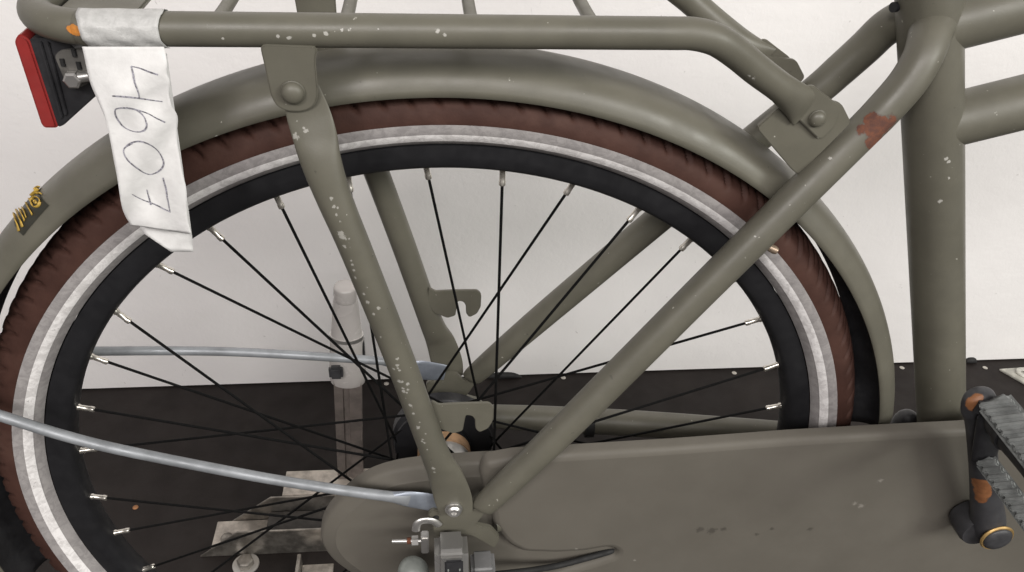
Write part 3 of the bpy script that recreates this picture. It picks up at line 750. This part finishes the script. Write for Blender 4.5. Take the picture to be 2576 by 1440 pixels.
# ---------------------------------------------------------------- things on the floor behind the wheel
# galvanised trough
A0 = atz(503, 1402, 0); A1 = atz(832, 1387, 0); dx = (A1-A0).normalized(); ang = math.atan2(dx.y, dx.x)
tr = empty('wheel_trough', tuple(A0)); tr.rotation_euler = (0, 0, ang)
tag(tr, 'galvanised steel wheel trough bolted to the dark floor behind the wheel', 'trough')
Lt = .30
def tplate(name, pts, y0, y1, m=GALV): return plate(name, pts, y0, y1, m, tr, .0006)
tplate('front_wall', [(0, 0), (Lt, 0), (Lt, .044), (.052, .044)], 0, .003)
LITGALV = mat('lit_galvanised', (.50, .455, .40), .5, .35, var=.15, vscale=45)  # lighter galvanised copy: light on the upward plates painted into the colour
box('base_plate', (.012, .0035, .0), (Lt, .0535, .003), LITGALV, tr, .0006)
tplate('back_wall', [(.03, 0), (Lt, 0), (Lt, .044), (.085, .044)], .054, .057)
box('inner_step', (.082, .020, .0035), (Lt, .050, .022), mat('dark_steel', (.06, .055, .05), .5, .4), tr, .0008)
box('top_flange', (.10, .058, .041), (Lt, .100, .0440), LITGALV, tr, .0006)
dome('rivet', V((.030, .024, .0034)), (0, 0, 1), .0085, .008, GALV, tr)
# support post
pf = atz(884, 1240, 0); ptop = at(868, 716, pf.y-.045)
post = empty('support_post', tuple(pf))
tag(post, 'grey steel post with glossy sleeve standing on the floor behind the spokes', 'post')
def rel(p): return p-pf
pd = (ptop-pf)
def ppt(t): return pd*t
bm = bmesh.new()
prf = [(-.0165, -.009), (-.006, -.009), (-.005, -.006), (.001, -.006), (.002, -.009), (.0165, -.009), (.0165, .009), (-.0165, .009)]
rings = []
for t, k in ((0, 1), (.64, .98)):
    c = ppt(t); rings.append([bm.verts.new(c+V((x*k, y, 0))) for x, y in prf])
for i in range(8): bm.faces.new((rings[0][i], rings[0][(i+1) % 8], rings[1][(i+1) % 8], rings[1][i]))
bm.faces.new(rings[0]); bm.faces.new(rings[1][::-1])
bmo('upright', bm, mat('post_steel', (.20, .172, .155), .5, .2, vscale=40), post)
tube('sleeve', [ppt(.60), ppt(.64), ppt(.76), ppt(.80), ppt(.81), ppt(.93), ppt(.955)], [(.0205, .013), (.0215, .014), (.0195, .0135), (.0190, .0130), (.0178, .0125), (.0140, .0115), (.0120, .0105)], CLEARPL, post, n=5, nseg=24)
tube('sleeve_ring', [ppt(.793), ppt(.806)], [(.0195, .0136), (.0192, .0134)], SILVER, post, n=1, nseg=24)
tube('post_cap', [ppt(.945), ppt(.95), ppt(.985), ppt(.995), ppt(1.0)], [(.0118, .0108), (.0128, .012), (.0126, .0118), (.0110, .0105), (.006, .006)], CLEARPL, post, n=5, nseg=24)
c = ppt(.685)
box('latch', (-.020, -.022, -.010), (-.004, -.012, .008), DKGREY, post, .003, Matrix.Translation(c))
box('clip', (.0185, -.008, .004), (.0215, .002, .034), BLACKPL, post, .0006, Matrix.Translation(ppt(.69)))
# floor screws near the wall
for (x, y), wh in (((972, 966), 'behind the near rack strut'), ((1417, 951), 'seen between hub and seat stay'), ((1847, 939), 'seen through the spokes beside the rim'), ((2269, 926), 'between mudguard and seat tube'), ((2478, 926), 'between seat tube and anchor plate')):
    p = atz(x, y, 0); o = lathe('floor_screw', [(0, 0), (.0042, 0), (.0042, .0005), (.003, .0014), (0, .0016)], (0, 0, .0002), (0, 0, 1), NIP, None, 14); o.location = p
    tag(o, 'small steel screw in the floor edge '+wh, 'screw', 'screws along the floor edge')
p = atz(341, 1277, 0); o = dome('rusty_screw', (0, 0, .0002), (0, 0, 1), .0038, .002, mat('rusty_tip', (.34, .16, .07), .7), None); o.location = p
tag(o, 'tiny rusty orange screw head in the dark floor seen between spokes', 'screw')
p = atz(619, 1422, 0); hb = empty('hex_bolt', tuple(p)); tag(hb, 'pale hexagonal bolt with washer in the floor before the steel trough', 'bolt')
lathe('washer', [(0, 0), (.0165, 0), (.0165, .002), (0, .002)], (0, 0, .0002), (0, 0, 1), SILVER, hb, 28)
lathe('head', [(0, .0022), (.0105, .0022), (.0105, .010), (.009, .0115), (0, .0115)], (0, 0, 0), (0, 0, 1), GALV, hb, 6)
p = atz(794, 1440, 0); ab = empty('angle_bracket', tuple(p)); tag(ab, 'small steel angle bracket screwed to the floor beside the chain case', 'bracket')
box('foot', (-.017, -.03, .0002), (.022, .010, .003), GALV, ab, .0006)
box('upstand', (-.022, -.03, .0002), (-.0175, .014, .020), GALV, ab, .0006)
dome('screw', V((.008, -.008, .0032)), (0, 0, 1), .005, .003, SILVER, ab)
# anchor plate by the wall
p = atz(2548, 938, 0); an = empty('floor_anchor', tuple(p)); an.rotation_euler = (0, 0, .05)
tag(an, 'pale square steel anchor plate fixed to the floor beyond the pedal', 'anchor')
plate('plate', [(-.022, .008), (.05, .008), (.05, -.05), (.008, -.05)], 0, .004, mat('pale_steel', (.50, .49, .44), .5, .3), an, .001, Matrix(((1, 0, 0, 0), (0, 0, 1, 0), (0, 1, 0, .0002), (0, 0, 0, 1))))
lathe('ring', [(.004, .0044), (.0115, .0044), (.0125, .006), (.0115, .008), (.006, .008), (.004, .0065)], (.012, -.008, 0), (0, 0, 1), mat('pale_ring', (.55, .54, .49), .45, .3), an, 28)
# dark gaps of sealant at the foot of the wall
for x0, x1, y, wh in ((1225, 1312, 945, 'behind the far seat stay'), (2425, 2452, 909, 'right beside the seat tube')):
    a, b = atz(x0, y, 0), atz(x1, y, 0); a.y = b.y = WY-.003
    o = tube('rubber_seal', [V((0, 0, .004)), V(((b.x-a.x)*.25, 0, .0055)), V(((b.x-a.x)*.7, 0, .005)), V((b.x-a.x, 0, .001))], [(.003, .004), (.005, .005), (.005, .005), (.001, .002)], RUBBER, None, n=4, nseg=10); o.location = (a.x, a.y, 0)
    tag(o, 'short black rubber seal at the wall foot '+wh, 'seal', 'black seal pieces at the wall foot')
